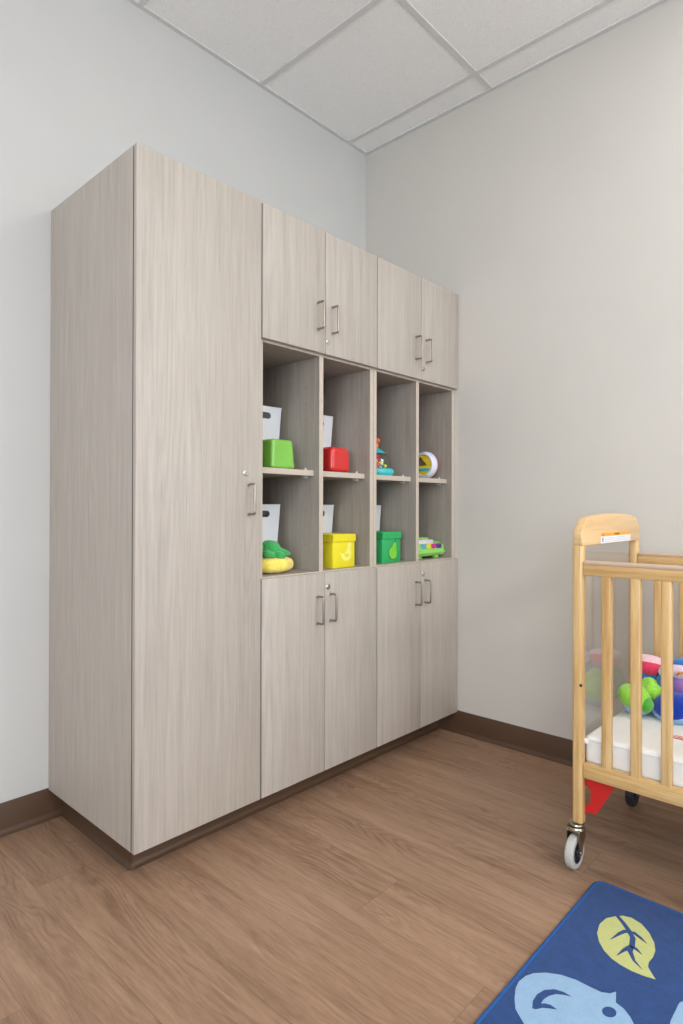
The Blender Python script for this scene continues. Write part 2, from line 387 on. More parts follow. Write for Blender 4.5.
# ------------------------------------------------------------ storage cabinets
ZB, ZT = 0.1016, 2.134; CF = 0.021; CB = 0.597; TH = 0.019
X1, X2, X3 = 0.4639, 1.0793, 1.6965
def handle(parent, org, x, z, front=0.0, L=0.100, dep=0.032):
    h = MB(); r = 0.0042; f = 0.008; p = [(x, front+0.0005, z-L/2)]
    for k in range(6): a = math.pi/2*k/5; p.append((x, front-dep+f-f*math.sin(a), z-L/2+f-f*math.cos(a)))
    for k in range(6): a = math.pi/2*k/5; p.append((x, front-dep+f-f*math.cos(a), z+L/2-f+f*math.sin(a)))
    p.append((x, front+0.0005, z+L/2))
    h.tube(p, r, 12)
    for s in (-1, 1): h.lathe([(0, 0), (0.0062, 0), (0.0062, 0.002), (0.0042, 0.003)], (x, front+0.0005, z+s*L/2), (0, -1, 0), 16)
    h.build('handle', M_nickel, parent, org)
def lock(parent, org, x, z, ang, front=0.0):
    k = MB()
    k.lathe([(0.0001, 0.0065), (0.0070, 0.0065), (0.0072, 0.0045), (0.0102, 0.0040), (0.0112, 0.0028), (0.0112, -0.0005)], (x, front, z), (0, -1, 0), 24)
    R = Matrix.Translation((x, front-0.0062, z)) @ Matrix.Rotation(ang, 4, 'Y')
    k.box((-0.0008, -0.0004, -0.0048), (0.0008, 0.0006, 0.0048), mi=1, M=R)
    k.build('lock', [M_brass, M_dark], parent, org)
def door(root, org, x0, x1, z0, z1, hx=None, hz=None, lk=None, ang=0.4):
    d = MB(); d.box((x0, 0.0, z0), (x1, CF-0.0045, z1), 0.0010, 2)
    o = d.build('door', M_lam, root, org)
    if hx is not None: handle(o, org, hx, hz)
    if lk: lock(o, org, lk[0], lk[1], ang)
    return o
def gap_shade(root, org, x0, x1, z0, z1):
    MB().box((x0, CF-0.0040, z0), (x1, CF-0.0002, z1)).build('door_gap_shade', M_gap, root, org)  # dark strip standing in for the shadow line around the doors
def panel(b, x0, x1, z0, z1, y0=CF, y1=CB, edge=True):
    b.box((x0, y0+0.0015, z0), (x1, y1, z1), 0.0004, 1, mi=1)
    b.box((x0, y0, z0), (x1, y0+0.0015, z1), 0.0004, 1, mi=2)

# tall cabinet
org = (X1/2, 0.3, 0)
tall = thing('tall_cabinet', 'tall narrow driftwood laminate cabinet with one full-height door', 'cabinet', org)
c = MB(); c.box((0, CF, ZB), (TH, CB, ZT), 0.0006, 1); panel(c, X1-TH, X1-0.001, ZB, ZT)
c.box((TH, CF, ZT-TH), (X1-TH, CB, ZT)); c.box((TH, CF, ZB), (X1-TH, CB, ZB+TH)); c.box((TH, CB-0.006, ZB+TH), (X1-TH, CB, ZT-TH))
c.build('carcass', [M_lam, M_lam_shade, M_edge], tall, org)
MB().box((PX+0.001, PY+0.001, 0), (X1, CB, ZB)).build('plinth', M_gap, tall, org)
gap_shade(tall, org, 0.0005, X1-0.001, ZB+0.004, ZT-0.004)
door(tall, org, 0.0, X1-0.0045, ZB, ZT, 0.408, 1.119, (0.394, 1.206), 0.3)

M_pinhole = simple('bored_hole', (120, 108, 96), rough=0.9)
def shelf_unit(xa, xb, xm, label, tag_first):
    org = ((xa+xb)/2, 0.3, 0)
    u = thing('shelf_cabinet', label, 'cabinet', org)
    ZN, ZU = 0.851, 1.664       # niche floor top, niche ceiling underside
    c = MB()
    panel(c, xa+0.001, xa+0.0205, ZB, ZT); panel(c, xb-0.0215, xb-0.001, ZB, ZT)
    i0, i1 = xa+0.0205, xb-0.0215
    c.box((i0, CF, ZT-TH), (i1, CB, ZT)); c.box((i0, CF, ZB), (i1, CB, ZB+TH))
    c.box((i0, CB-0.008, ZB+TH), (i1, CB, ZT-TH))
    c.build('carcass', [M_lam_shade, M_lam_shade, M_edge], u, org)
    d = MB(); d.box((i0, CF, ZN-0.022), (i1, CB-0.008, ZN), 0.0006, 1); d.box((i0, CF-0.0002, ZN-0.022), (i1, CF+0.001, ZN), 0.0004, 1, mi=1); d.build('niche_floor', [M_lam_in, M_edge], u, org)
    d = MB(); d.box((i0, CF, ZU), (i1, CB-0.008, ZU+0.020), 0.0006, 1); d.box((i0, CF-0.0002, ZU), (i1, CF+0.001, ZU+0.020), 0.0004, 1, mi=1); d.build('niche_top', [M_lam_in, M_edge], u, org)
    d = MB(); d.box((xm-0.0105, CF, ZN), (xm+0.0105, CB-0.008, ZU), 0.0006, 1)
    for zz in [0.95+0.064*k for k in range(4)]+[1.30+0.064*k for k in range(5)]:      # bored shelf-pin holes
        d.lathe([(0.0, 0.0), (0.0021, 0.0), (0.0023, -0.0008)], (xm-0.0108, 0.095, zz), (-1, 0, 0), 10, mi=1)
    d.box((xm-0.0105, CF-0.0003, ZN), (xm+0.0105, CF+0.001, ZU), 0.0004, 1, mi=2); d.build('divider', [M_lam_shade, M_pinhole, M_edge], u, org)
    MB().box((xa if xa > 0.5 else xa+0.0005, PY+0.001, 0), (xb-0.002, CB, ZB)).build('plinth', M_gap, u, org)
    # adjustable shelves on clear clips
    for a, b in ((i0, xm-0.0105), (xm+0.0105, i1)):
        s = MB(); s.box((a+0.001, 0.0515, 1.2125), (b-0.001, CB-0.01, 1.2335), 0.0004, 1); s.box((a+0.001, 0.050, 1.2125), (b-0.001, 0.0515, 1.2335), 0.0004, 1, mi=1)
        sh = s.build('shelf', [M_lam_in, M_edge], u, org)
        for xx, sg in ((a, 1), (b, -1)):
            for yy in (0.093, 0.50):
                k = MB()
                x_ = xx+(0.0 if xx in (i0, i1) else 0.0)
                q = [(yy-0.010, 1.2040), (yy+0.010, 1.2040), (yy+0.010, 1.2125), (yy+0.0035, 1.2125), (yy+0.0035, 1.2455), (yy-0.0035, 1.2455), (yy-0.0035, 1.2125), (yy-0.010, 1.2125)]
                k.prism(q, 0, x_, x_+sg*0.0045, 0.0008)
                k.box((min(x_, x_+sg*0.018), yy-0.009, 1.2075), (max(x_, x_+sg*0.018), yy+0.009, 1.2120), 0.001)
                k.box((min(x_, x_+sg*0.010), yy-0.004, 1.2338), (max(x_, x_+sg*0.010), yy+0.004, 1.2400), 0.001)
                k.build('shelf_clip', M_clip, sh, org)
    g = 0.0026
    gap_shade(u, org, xa, xb-0.002, ZB+0.004, 0.838); gap_shade(u, org, xa, xb-0.002, 1.676, ZT-0.004)
    # lower doors
    door(u, org, xa+g, xm-g*0.55, ZB, 0.8465, xm-0.039, 0.711)
    door(u, org, xm+g*0.55, xb-g, ZB, 0.8465, xm+0.030, 0.714, (xm+0.016, 0.793), 0.55)
    # upper doors
    door(u, org, xa+g, xm-g*0.55, 1.672, ZT, xm-0.041, 1.806)
    door(u, org, xm+g*0.55, xb-g, 1.672, ZT, xm+0.037, 1.806, (xm+0.013, 1.721), 0.0)
    return u
shelf_unit(X1, X2, 0.7712, 'driftwood laminate cabinet with open cubbies, next to the tall cabinet', True)
shelf_unit(X2, X3, 1.3905, 'driftwood laminate cabinet with open cubbies, against the greige wall', False)
MB().box((X3, CF, ZB), (XR, CF+0.02, ZT)).build('filler_strip', M_lam, [o for o in bpy.data.objects if o.name == 'shelf_cabinet.001'][0], ((X2+X3)/2, 0.3, 0))

# ------------------------------------------------------------ white bins
M_bin = simple('white_plastic', (226, 228, 233), rough=0.45, nscale=20, namt=0.01)
def bin_mesh(cx, z0, y0=0.215):
    """open tapered bin 172 x 250 high, stadium grip hole through front and back"""
    hgt = 0.252; wt, wb = 0.194, 0.142; t = 0.003; dep = 0.26
    b = MB()
    out = [(cx-wb/2, z0), (cx+wb/2, z0), (cx+wt/2, z0+hgt), (cx-wt/2, z0+hgt)]
    hole = stadium(cx, z0+hgt-0.036, 0.084, 0.025)
    b.prism(out, 1, y0, y0+t, holes=[hole])
    b.prism(out, 1, y0+dep-t, y0+dep, holes=[hole])
    for s in (-1, 1):
        q = [(cx+s*wb/2, z0), (cx+s*(wb/2-t), z0), (cx+s*(wt/2-t), z0+hgt), (cx+s*wt/2, z0+hgt)]
        b.prism(q, 1, y0+t, y0+dep-t)
    b.box((cx-wb/2, y0, z0), (cx+wb/2, y0+dep, z0+t))
    # rolled lip along the rim
    b.tube([(cx-wt/2, y0+0.001, z0+hgt), (cx+wt/2, y0+0.001, z0+hgt), (cx+wt/2, y0+dep-0.001, z0+hgt), (cx-wt/2, y0+dep-0.001, z0+hgt)], 0.0022, 8, True)
    return b
ZS, ZN = 1.2337, 0.8512
first = None
for cx, z0, lab in ((0.645, ZS, 'white tapered bin with grip hole, behind the glossy lime-green toy cube'),
                    (0.640, ZN, 'white tapered bin with grip hole, behind the green and yellow plush'),
                    (0.942, ZS, 'white tapered bin behind the glossy red toy cube'),
                    (0.948, ZN, 'white tapered bin with grip hole, behind the yellow lidded box'),
                    (1.272, ZN, 'white tapered bin behind the green lidded box')):
    if first is None:
        first = bin_mesh(cx, z0).build('storage_bin', M_bin, None, (cx, 0.34, z0)); first0 = (cx, z0)
        tag(first, lab, 'bin', 'white bins at the back of the cubbies')
    else:
        o = first.copy(); COL.objects.link(o); o.location = (cx, 0.34, z0); o['label'] = lab

# ------------------------------------------------------------ toys in the cubbies
def plastic(name, rgb, rough=0.3, coat=0.0): return simple(name, rgb, rough=rough, nscale=15, namt=0.015, coat=coat)
# lime rounded cube
def toy_cube(name, lab, x0, x1, y0, y1, z0, z1, bev, mtl, tp, emboss):
    b = bmesh.new(); bmesh.ops.create_cube(b, size=1)
    for v in b.verts:
        k = tp if v.co.z > 0 else 1
        v.co = Vector(((x0+x1)/2+v.co.x*(x1-x0)*k, (y0+y1)/2+v.co.y*(y1-y0)*k, (z0+z1)/2+v.co.z*(z1-z0)))
    bmesh.ops.bevel(b, geom=list(b.edges), offset=bev, segments=5, profile=0.55, affect='EDGES', clamp_overlap=True)
    bmesh.ops.subdivide_edges(b, edges=[e for e in b.edges if e.calc_length() > 0.03], cuts=7, use_grid_fill=True)
    cx, cy, cz = (x0+x1)/2, (y0+y1)/2, (z0+z1)/2
    for v in b.verts:      # slightly dished faces with soft dimples low on the front
        d = v.co-Vector((cx, cy, cz))
        if abs(d.y) > (y1-y0)*0.42 and abs(d.x) < (x1-x0)*0.3:
            v.co.y += (0.0025 if d.y < 0 else -0.0025)*math.exp(-(d.x*d.x+d.z*d.z)/0.001)
        if emboss and d.y < -(y1-y0)*0.38: v.co.y += 0.0035*noise.noise(Vector((v.co.x*70, 3, v.co.z*70)))*(1 if d.z < 0.0 else 0.2)
    m_ = MB(); m_._take(b, 0, True)
    o = m_.build(name, mtl, None, (cx, cy, z0), 60); tag(o, lab, 'toy'); return o
toy_cube('toy_cube', 'glossy lime-green rounded toy cube on the upper shelf', 0.560, 0.676, 0.060, 0.165, ZS, ZS+0.108, 0.013, plastic('lime_plastic', (122, 188, 70), 0.28, 0.5), 0.88, True)
toy_cube('toy_cube', 'glossy red rounded toy cube on the upper shelf', 0.870, 0.986, 0.060, 0.165, ZS, ZS+0.103, 0.022, plastic('red_plastic', (208, 38, 34), 0.28, 0.5), 0.94, False)

# lidded cardboard boxes
def lidded_box(lab, x0, x1, y0, z0, hgt, mtl, motif, motif_mats):
    d = x1-x0; org = ((x0+x1)/2, y0+d/2, z0)
    r = thing('lidded_box', lab, 'box', org, None)
    b = MB(); b.box((x0, y0, z0), (x1, y0+d, z0+hgt-0.012), 0.0012, 2); b.build('body', mtl, r, org)
    e = 0.004; l = MB(); t = 0.0025
    lz = z0+hgt-0.030
    l.box((x0-e, y0-e, z0+hgt-0.003), (x1+e, y0+d+e, z0+hgt), 0.001, 2)
    for a, bb in (((x0-e, y0-e), (x1+e, y0-e+t)), ((x0-e, y0+d+e-t), (x1+e, y0+d+e)), ((x0-e, y0-e), (x0-e+t, y0+d+e)), ((x1+e-t, y0-e), (x1+e, y0+d+e))):
        l.box((a[0], a[1], lz), (bb[0], bb[1], z0+hgt-0.002), 0.0006, 1)
    l.build('lid', mtl, r, org)
    motif(r, org, x0, x1, y0, z0, hgt, motif_mats)
def duck(r, org, x0, x1, y0, z0, hgt, mm):
    cx, cz = x0+0.080, z0+0.052; s = 0.030
    body = smooth_loop([(-1.25, .35), (-.9, .15), (-.45, .1), (-.05, .35), (.2, .8), (.15, 1.2), (.35, 1.55), (.75, 1.6), (.98, 1.3), (.85, .95), (.8, .6), (.95, .1), (.85, -.45), (.4, -.8), (-.3, -.85), (-.85, -.5)], 4)
    MB().prism([(cx+p[0]*s, cz+p[1]*s) for p in body], 1, y0-0.0012, y0+0.0005).build('duck_motif', mm[0], r, org)
    wing = smooth_loop([(-.5, 0), (0, .12), (.4, 0), (.3, -.35), (-.1, -.4)], 4)
    MB().prism([(cx+p[0]*s, cz+p[1]*s) for p in wing], 1, y0-0.0018, y0-0.001).build('wing_motif', mm[1], r, org)
def pear(r, org, x0, x1, y0, z0, hgt, mm):
    cx, cz = x0+0.077, z0+0.050; s = 0.030
    P = [(-.95, -.55), (-1.0, -.05), (-.7, .4), (-.25, .75), (.0, 1.15), (.35, 1.35), (.7, 1.1), (.72, .6), (.8, .1), (.85, -.45), (.6, -.95), (.1, -1.15), (-.5, -1.05)]
    o1 = smooth_loop([(a*1.09, b*1.07) for a, b in P], 4); o2 = smooth_loop(P, 4)
    MB().prism([(cx+p[0]*s, cz+p[1]*s) for p in o1], 1, y0-0.0008, y0+0.0005).build('pear_outline', mm[1], r, org)
    b = MB(); b.prism([(cx+p[0]*s, cz+p[1]*s) for p in o2], 1, y0-0.0014, y0-0.0005)
    b.build('pear_motif', mm[0], r, org)
    MB().prism([(cx+0.010, cz+0.038), (cx+0.014, cz+0.038), (cx+0.019, cz+0.054), (cx+0.015, cz+0.055)], 1, y0-0.0014, y0+0.0003).build('pear_stem', mm[1], r, org)
lidded_box('bright yellow lidded box with a pale duck on its front', 0.8735, 1.0040, 0.058, ZN, 0.134, simple('yellow_card', (232, 218, 36), 0.55), duck, (simple('pale_yellow_print', (238, 232, 120), 0.6), simple('yellow_print', (230, 214, 62), 0.6)))
lidded_box('emerald green lidded box with a lime pear on its front', 1.186, 1.3155, 0.060, ZN, 0.135, simple('green_card', (46, 172, 98), 0.55), pear, (simple('lime_print', (124, 206, 60), 0.6), simple('dark_green_print', (22, 110, 54), 0.6)))

def plush_mat(name, rgb, n=0.12): return simple(name, rgb, rough=0.95, spec=0.1, nscale=120, namt=n, bump=0.6, bscale=500, sheen=0.4)
# squash-like plush
org = (0.596, 0.122, ZN)
pl = thing('plush_toy', 'plush toy with a round yellow base and green leafy top', 'plush toy', org)
y_ = MB(); bb = bmesh.new(); bmesh.ops.create_icosphere(bb, subdivisions=5, radius=1)
for v in bb.verts:
    d = v.co.normalized(); a = math.atan2(d.y, d.x); rr = math.hypot(d.x, d.y)
    k = 1+0.035*math.cos(9*a)*rr
    q_ = (abs(rr)**2.8+abs(d.z)**2.8)**(-1/2.8)
    p = Vector((d.x*k*q_, d.y*k*q_, d.z*q_))
    z = p.z*0.036*(1.0) - (0.012*math.exp(-(rr/0.35)**2) if p.z > 0 else 0)
    v.co = Vector((org[0]+p.x*0.098, org[1]+p.y*0.080, max(ZN, ZN+0.031+z*0.88)))+d*0.0015*noise.noise(d*9)
y_._take(bb, 0, True); y_.build('yellow_base', plush_mat('yellow_plush', (246, 222, 104)), pl, org, 180)
g_ = MB(); gm = plush_mat('green_plush', (66, 168, 90), 0.18)
for k in range(8):
    a = 2*math.pi*k/8+0.2
    g_.ell((org[0]+0.058*math.cos(a), org[1]+0.050*math.sin(a), ZN+0.070-0.004*math.sin(a*3)), (0.030, 0.024, 0.014), (0.3*math.sin(a), 0.35*math.cos(a), a), 0.008, 40, 3)
g_.ell((org[0], org[1], ZN+0.074), (0.058, 0.052, 0.018), (0, 0, 0), 0.010, 30, 4)
g_.build('leaf_collar', gm, pl, org, 180)
g_ = MB(); g_.ell((org[0]-0.001, org[1]-0.016, ZN+0.090), (0.042, 0.038, 0.033), (0.2, 0.2, 0), 0.012, 26, 4)
g_.ell((org[0]-0.048, org[1]+0.004, ZN+0.094), (0.024, 0.024, 0.021), (0, 0, 0), 0.006, 30, 3)
g_.build('leafy_top', gm, pl, org, 180)

# push-down popper toy with dome
org = (1.222, 0.122, ZS); ox, oy = org[:2]
pp = thing('popper_toy', 'clear domed popper toy with turquoise base and orange knob', 'toy', org)
teal = plastic('turquoise_plastic', (62, 190, 196)); orange = plastic('orange_plastic', (238, 104, 40))
MB().lathe([(0, 0), (0.070, 0), (0.076, 0.006), (0.078, 0.016), (0.075, 0.027), (0.066, 0.032), (0, 0.033)], (ox, oy, ZS)).build('base', teal, pp, org)
MB().lathe([(0.064, 0.032), (0.0635, 0.055), (0.058, 0.075), (0.046, 0.092), (0.036, 0.100), (0.035, 0.099), (0.045, 0.091), (0.0565, 0.0745), (0.062, 0.055), (0.0625, 0.032)], (ox, oy, ZS)).build('dome', M_dome, pp, org)
MB().lathe([(0.0, 0.099), (0.036, 0.097), (0.040, 0.100), (0.026, 0.112), (0.016, 0.120), (0.009, 0.124), (0, 0.124)], (ox, oy, ZS)).build('roof', teal, pp, org)
MB().lathe([(0, 0.033), (0.016, 0.033), (0.013, 0.05), (0.013, 0.078), (0.020, 0.084), (0.020, 0.096), (0, 0.097)], (ox, oy, ZS)).build('collar', plastic('red_part', (206, 52, 60)), pp, org)
MB().lathe([(0, 0.122), (0.0085, 0.122), (0.0085, 0.146), (0.014, 0.150), (0.0165, 0.158), (0.013, 0.166), (0, 0.169)], (ox, oy, ZS)).build('push_knob', orange, pp, org)
bc = [(240, 240, 235), (90, 140, 210), (236, 214, 60), (220, 60, 70), (110, 190, 90)]
for k in range(15):
    a = k*2.4; r_ = 0.022+0.024*((k*7 % 5)/5); z_ = ZS+0.042+0.0125*(k//5)*1.0
    MB().ell((ox+r_*math.cos(a)*1.1, oy+r_*math.sin(a)*1.1, z_), (0.0082,)*3, sub=2).build('ball', plastic('ball_%d' % (k % 5), bc[k % 5]), pp, org)

# rolling drum rattle
cx, cy, cz = 1.590, 0.122, ZS+0.0672; org = (cx, cy, ZS)
rt_ = thing('roller_rattle', 'round roller rattle with white rim and yellow triangular window', 'toy', org)
wp = plastic('white_plastic_rim', (222, 224, 236)); rp = plastic('red_plastic_rim', (206, 44, 50)); yp = plastic('yellow_plastic', (242, 208, 40))
AX = (-1, 0, 0)
MB().lathe([(0.047, 0.014), (0.050, 0.0240), (0.056, 0.0250), (0.0625, 0.018), (0.0665, 0.006), (0.0670, -0.008), (0.047, -0.008)], (cx, cy, cz), AX, 48, closed=True).build('rim', wp, rt_, org)
MB().lathe([(0.047, -0.008), (0.0670, -0.008), (0.0660, -0.018), (0.060, -0.027), (0.047, -0.024)], (cx, cy, cz), AX, 48, closed=True).build('rim', rp, rt_, org)['label'] = 'red rim'
disc = [(cy+0.047*math.cos(a), cz+0.047*math.sin(a)) for a in [2*math.pi*k/36 for k in range(36)]]
hole = smooth_loop([(cy+0.042, cz-0.002), (cy+0.038, cz+0.016), (cy+0.026, cz+0.034), (cy+0.012, cz+0.038), (cy-0.006, cz+0.018), (cy-0.020, cz-0.002)], 3)
MB().prism(disc, 0, cx-0.019, cx-0.012, holes=[hole]).build('window_frame', yp, rt_, org)
MB().prism([(cy+0.0455*math.cos(a), cz+0.0455*math.sin(a)) for a in [math.radians(x) for x in list(range(-160, -139, 4))+list(range(-41, -19, 4))]], 0, cx-0.0215, cx-0.0185, 0.0006).build('band', teal, rt_, org)
MB().prism(disc, 0, cx+0.002, cx+0.006).build('back_plate', plastic('grey_plastic', (140, 130, 120)), rt_, org)
rt_.rotation_euler.z = math.radians(5)
for k, c_ in enumerate([(90, 140, 210), (236, 90, 60), (110, 190, 90)]):
    MB().ell((cx-0.001, cy-0.018+0.018*k, cz-0.038+0.004*abs(k-1)), (0.008,)*3, sub=2).build('bead', plastic('bead_%d' % k, c_), rt_, org)

# green toy keyboard / radio
org = (1.545, 0.105, ZN); x0, x1, y0, y1 = 1.432, 1.666, 0.055, 0.155
rg = plastic('light_green_plastic', (150, 218, 106)); 
ra = thing('toy_radio', 'light green toy radio with coloured buttons along its front', 'toy', org)
prof = [(y0+0.004, ZN+0.0179), (y0, ZN+0.0384), (y0+0.006, ZN+0.0666), (y0+0.036, ZN+0.0794), (y1-0.006, ZN+0.0819), (y1, ZN+0.0717), (y1, ZN+0.0205), (y1-0.006, ZN+0.0128), (y0+0.010, ZN+0.0128)]
MB().prism(prof, 0, x0, x1, 0.007, seg=4).build('body', rg, ra, org)
MB().box((x0-0.002, y0-0.003, ZN+0.0243), (x1+0.002, y1+0.002, ZN+0.0358), 0.003, 3).build('bumper', rg, ra, org)
MB().box((x0+0.02, y0+0.050, ZN+0.0768), (x0+0.170, y1-0.006, ZN+0.0986), 0.006, 3).build('raised_back', rg, ra, org)
kb = MB(); kb.box((x0+0.012, y0+0.016, ZN+0.0691), (x0+0.160, y0+0.052, ZN+0.0896), 0.003, 2)
kb.build('keyboard', plastic('white_keys', (232, 222, 230)), ra, org)
MB().prism(smooth_loop([(x0+0.055, y0+0.026), (x0+0.085, y0+0.022), (x0+0.090, y0+0.038), (x0+0.060, y0+0.044)], 4), 2, ZN+0.0890, ZN+0.0911, 0.0004).build('picture_plate', plastic('pink_print', (226, 120, 150)), ra, org)
for k, c_ in enumerate([(92, 172, 222), (240, 214, 48), (214, 44, 140), (92, 44, 142)]):
    bx = x0+0.044+0.0405*k
    b = MB(); b.box((bx, y0-0.0035, ZN+0.0486), (bx+(0.030 if k < 3 else 0.036), y0+0.006, ZN+0.0704), 0.003, 3)
    b.build('button', plastic('button_%d' % k, c_), ra, org)['label'] = ['blue button', 'yellow button', 'magenta button', 'purple button'][k]
for xx in (x0+0.030, x1-0.065):
    for yy in (y0+0.014, y1-0.026):
        MB().box((xx, yy, ZN), (xx+0.034, yy+0.018, ZN+0.0179), 0.003, 2).build('foot', rg, ra, org)

# ------------------------------------------------------------ crib
CX0, CX1 = 0.968, 1.504; CYA, CYB = -0.8765, -1.8445; PT = 0.032
org = ((CX0+CX1)/2, (CYA+CYB)/2, 0)
cr = thing('crib', 'light maple slatted crib on casters with a clear end panel', 'crib', org)
post_z = (0.134, 0.985)
for yy in (CYA, CYB):
    for xa, xb in ((CX0, CX0+0.030), (CX1-0.030, CX1)):
        p = MB(); p.box((xa, yy-PT/2, post_z[0]), (xb, yy+PT/2, post_z[1]), 0.0085, 4)
        po = p.build('post', M_pine[2], cr, org)
        MB().lathe([(0, 0.0012), (0.004, 0.0012), (0.0045, -0.0005)], (xa if xa < 1.2 else xb, yy-0.0115, 0.556), (-1 if xa < 1.2 else 1, 0, 0), 14).build('screw', M_dark, po, org)
# arched end caps
M_cap = grain('maple_cap', (204, 162, 106), (218, 182, 130), (227, 196, 148), axis=0, rough=0.34, across=60, along=2.0, cathedral=0.5, bump=0.02, coat=0.3)
def cap_outline():
    xa, xb = CX0-0.003, CX1+0.001; z0 = 0.975
    L = [(xa+0.005, z0), (xa, z0+0.008), (xa-0.001, z0+0.035), (xa+0.003, z0+0.050), (xa+0.010, z0+0.0575), (xa+0.018, z0+0.0610), (xa+0.024, z0+0.0670), (xa+0.031, z0+0.0765), (xa+0.042, z0+0.0835), (xa+0.065, z0+0.0885), (xa+0.100, z0+0.0930), (xa+0.150, z0+0.0960), (xa+0.200, z0+0.0980), (xa+0.250, z0+0.0988)]
    R = [(xb-(x-xa), z) for x, z in L][::-1]
    return L+R
for yy in (CYA, CYB):
    m_ = MB(); m_.prism(cap_outline(), 1, yy-PT/2-0.0006, yy+PT/2-0.005, 0.0035, seg=3)
    cp = m_.build('end_cap', M_cap, cr, org)
    if yy == CYA: first_cap = cp
yl = CYA-PT/2-0.0014
st = MB(); st.box((1.118, yl, 1.0005), (1.396, yl+0.0008, 1.0110)); st.build('warning_strip', simple('orange_label', (240, 164, 40), 0.45), first_cap, org)
st = MB(); st.box((1.118, yl, 0.9785), (1.396, yl+0.0008, 1.0003))
st.build('warning_label', simple('white_label', (228, 230, 234), 0.45), first_cap, org)
tx = MB(); random.seed(3)
for r_ in range(3):
    x = 1.150
    while x < 1.38:
        w = random.uniform(0.008, 0.02); tx.box((x, yl-0.0003, 0.9825+0.0058*r_), (min(x+w, 1.388), yl+0.0002, 0.9839+0.0058*r_)); x += w+random.uniform(0.003, 0.006)
tx.box((1.124, yl-0.0003, 0.983), (1.140, yl+0.0002, 0.997))
tx.build('label_print', simple('blue_grey_print', (150, 172, 198), 0.5), first_cap, org)
fc = bpy.data.curves.new('w', 'FONT'); fc.body = 'WARNING'; fc.size = 0.010; fc.extrude = 0.0002; fc.align_x = 'CENTER'; fc.align_y = 'CENTER'
fo = bpy.data.objects.new('w', fc); COL.objects.link(fo); bpy.context.view_layer.update()
me = bpy.data.meshes.new_from_object(fo.evaluated_get(bpy.context.evaluated_depsgraph_get())); bpy.data.objects.remove(fo)
Mx = Matrix.Translation(Vector((1.262, yl-0.0002, 1.0056))-Vector(org)) @ Matrix.Rotation(math.pi/2, 4, 'X'); me.transform(Mx)
me.materials.clear(); me.materials.append(simple('brown_print', (128, 80, 30), 0.5)); wo = bpy.data.objects.new('warning_text', me); COL.objects.link(wo); wo.parent = first_cap
tr_ = MB(); tr_.prism([(1.130, 1.0020), (1.140, 1.0020), (1.135, 1.0098)], 1, yl-0.0004, yl+0.0002); tr_.build('warning_triangle', simple('brown_mark', (128, 80, 30), 0.5), first_cap, org)
# clear end panels
for yy in (CYA, CYB):
    MB().box((CX0+0.027, yy-0.0025, 0.262), (CX1-0.027, yy+0.0025, 0.980), 0.0006, 1).build('clear_panel', M_acrylic, cr, org)
    r_ = MB(); r_.box((CX0+0.028, yy-0.010, 0.225), (CX1-0.028, yy+0.010, 0.268), 0.003, 2); r_.build('end_rail', M_pine[0], cr, org)
# side rails, teething rails, slats
ya, yb = CYA-PT/2, CYB+PT/2
M_teeth = simple('pale_teething_rail', (200, 172, 150), 0.35, coat=0.3)
for sgn, xo in ((1, CX0+0.003), (-1, CX1-0.003)):
    xi = xo+sgn*0.026
    lo, hi = min(xo, xi), max(xo, xi)
    b = MB(); b.box((lo, yb, 0.888), (hi, ya, 0.921), 0.003, 2); top = b.build('top_rail', M_pine[1], cr, org)
    b = MB(); b.box((lo-0.001, yb+0.002, 0.9190), (hi+0.001, ya-0.0005, 0.9325), 0.0055, 4); b.build('teething_rail', M_teeth, top, org)
    b = MB(); b.box((lo, yb, 0.278), (hi, ya, 0.3235), 0.004, 2); b.build('bottom_rail', M_pine[1], cr, org)
    for k in range(11):
        y = -0.9598-0.0808*k
        b = MB(); b.box((lo+0.002, y-0.0138, 0.318), (hi-0.002, y+0.0138, 0.892), 0.0040, 3); b.build('slat', M_pine[2], cr, org)
# mattress support deck
b = MB(); b.box((CX0+0.034, yb+0.006, 0.296), (CX1-0.034, ya-0.004, 0.309), 0.002); b.build('mattress_support', simple('grey_steel', (150, 148, 145), 0.4, 0.8), cr, org)
b = MB(); b.lathe([(0, 0.010), (0.006, 0.009), (0.0085, 0.004), (0.0085, -0.004), (0, -0.004)], (CX0+0.024, CYA-PT/2-0.001, 0.384), (-0.2, -1, 0), 16); b.build('support_bolt', plastic('white_cap', (230, 230, 228)), cr, org)
# red lever plates under the near bottom rail
red = simple('red_painted_steel', (196, 34, 32), rough=0.38)
def lever(y_of, name='red_lever'):
    P = [(-0.8935, 0.285), (-0.983, 0.285), (-0.980, 0.2708), (-0.9285, 0.1775), (-0.9208, 0.1705), (-0.9000, 0.1705), (-0.8935, 0.1610), (-0.8905, 0.1620), (-0.8905, 0.1880), (-0.8960, 0.1925), (-0.9060, 0.1985), (-0.9086, 0.2040), (-0.9086, 0.2385), (-0.9060, 0.2440), (-0.8940, 0.2500)]
    b = MB(); b.prism([(y_of(y), z) for y, z in P], 0, 0.990, 0.994, 0.0008, seg=1); 
    b.box((0.992, min(y_of(-0.894), y_of(-0.924)), 0.1705), (1.020, max(y_of(-0.894), y_of(-0.924)), 0.1750), 0.001)
    b.build(name, red, cr, org)
lever(lambda y: y); lever(lambda y: (CYA+CYB)-y)
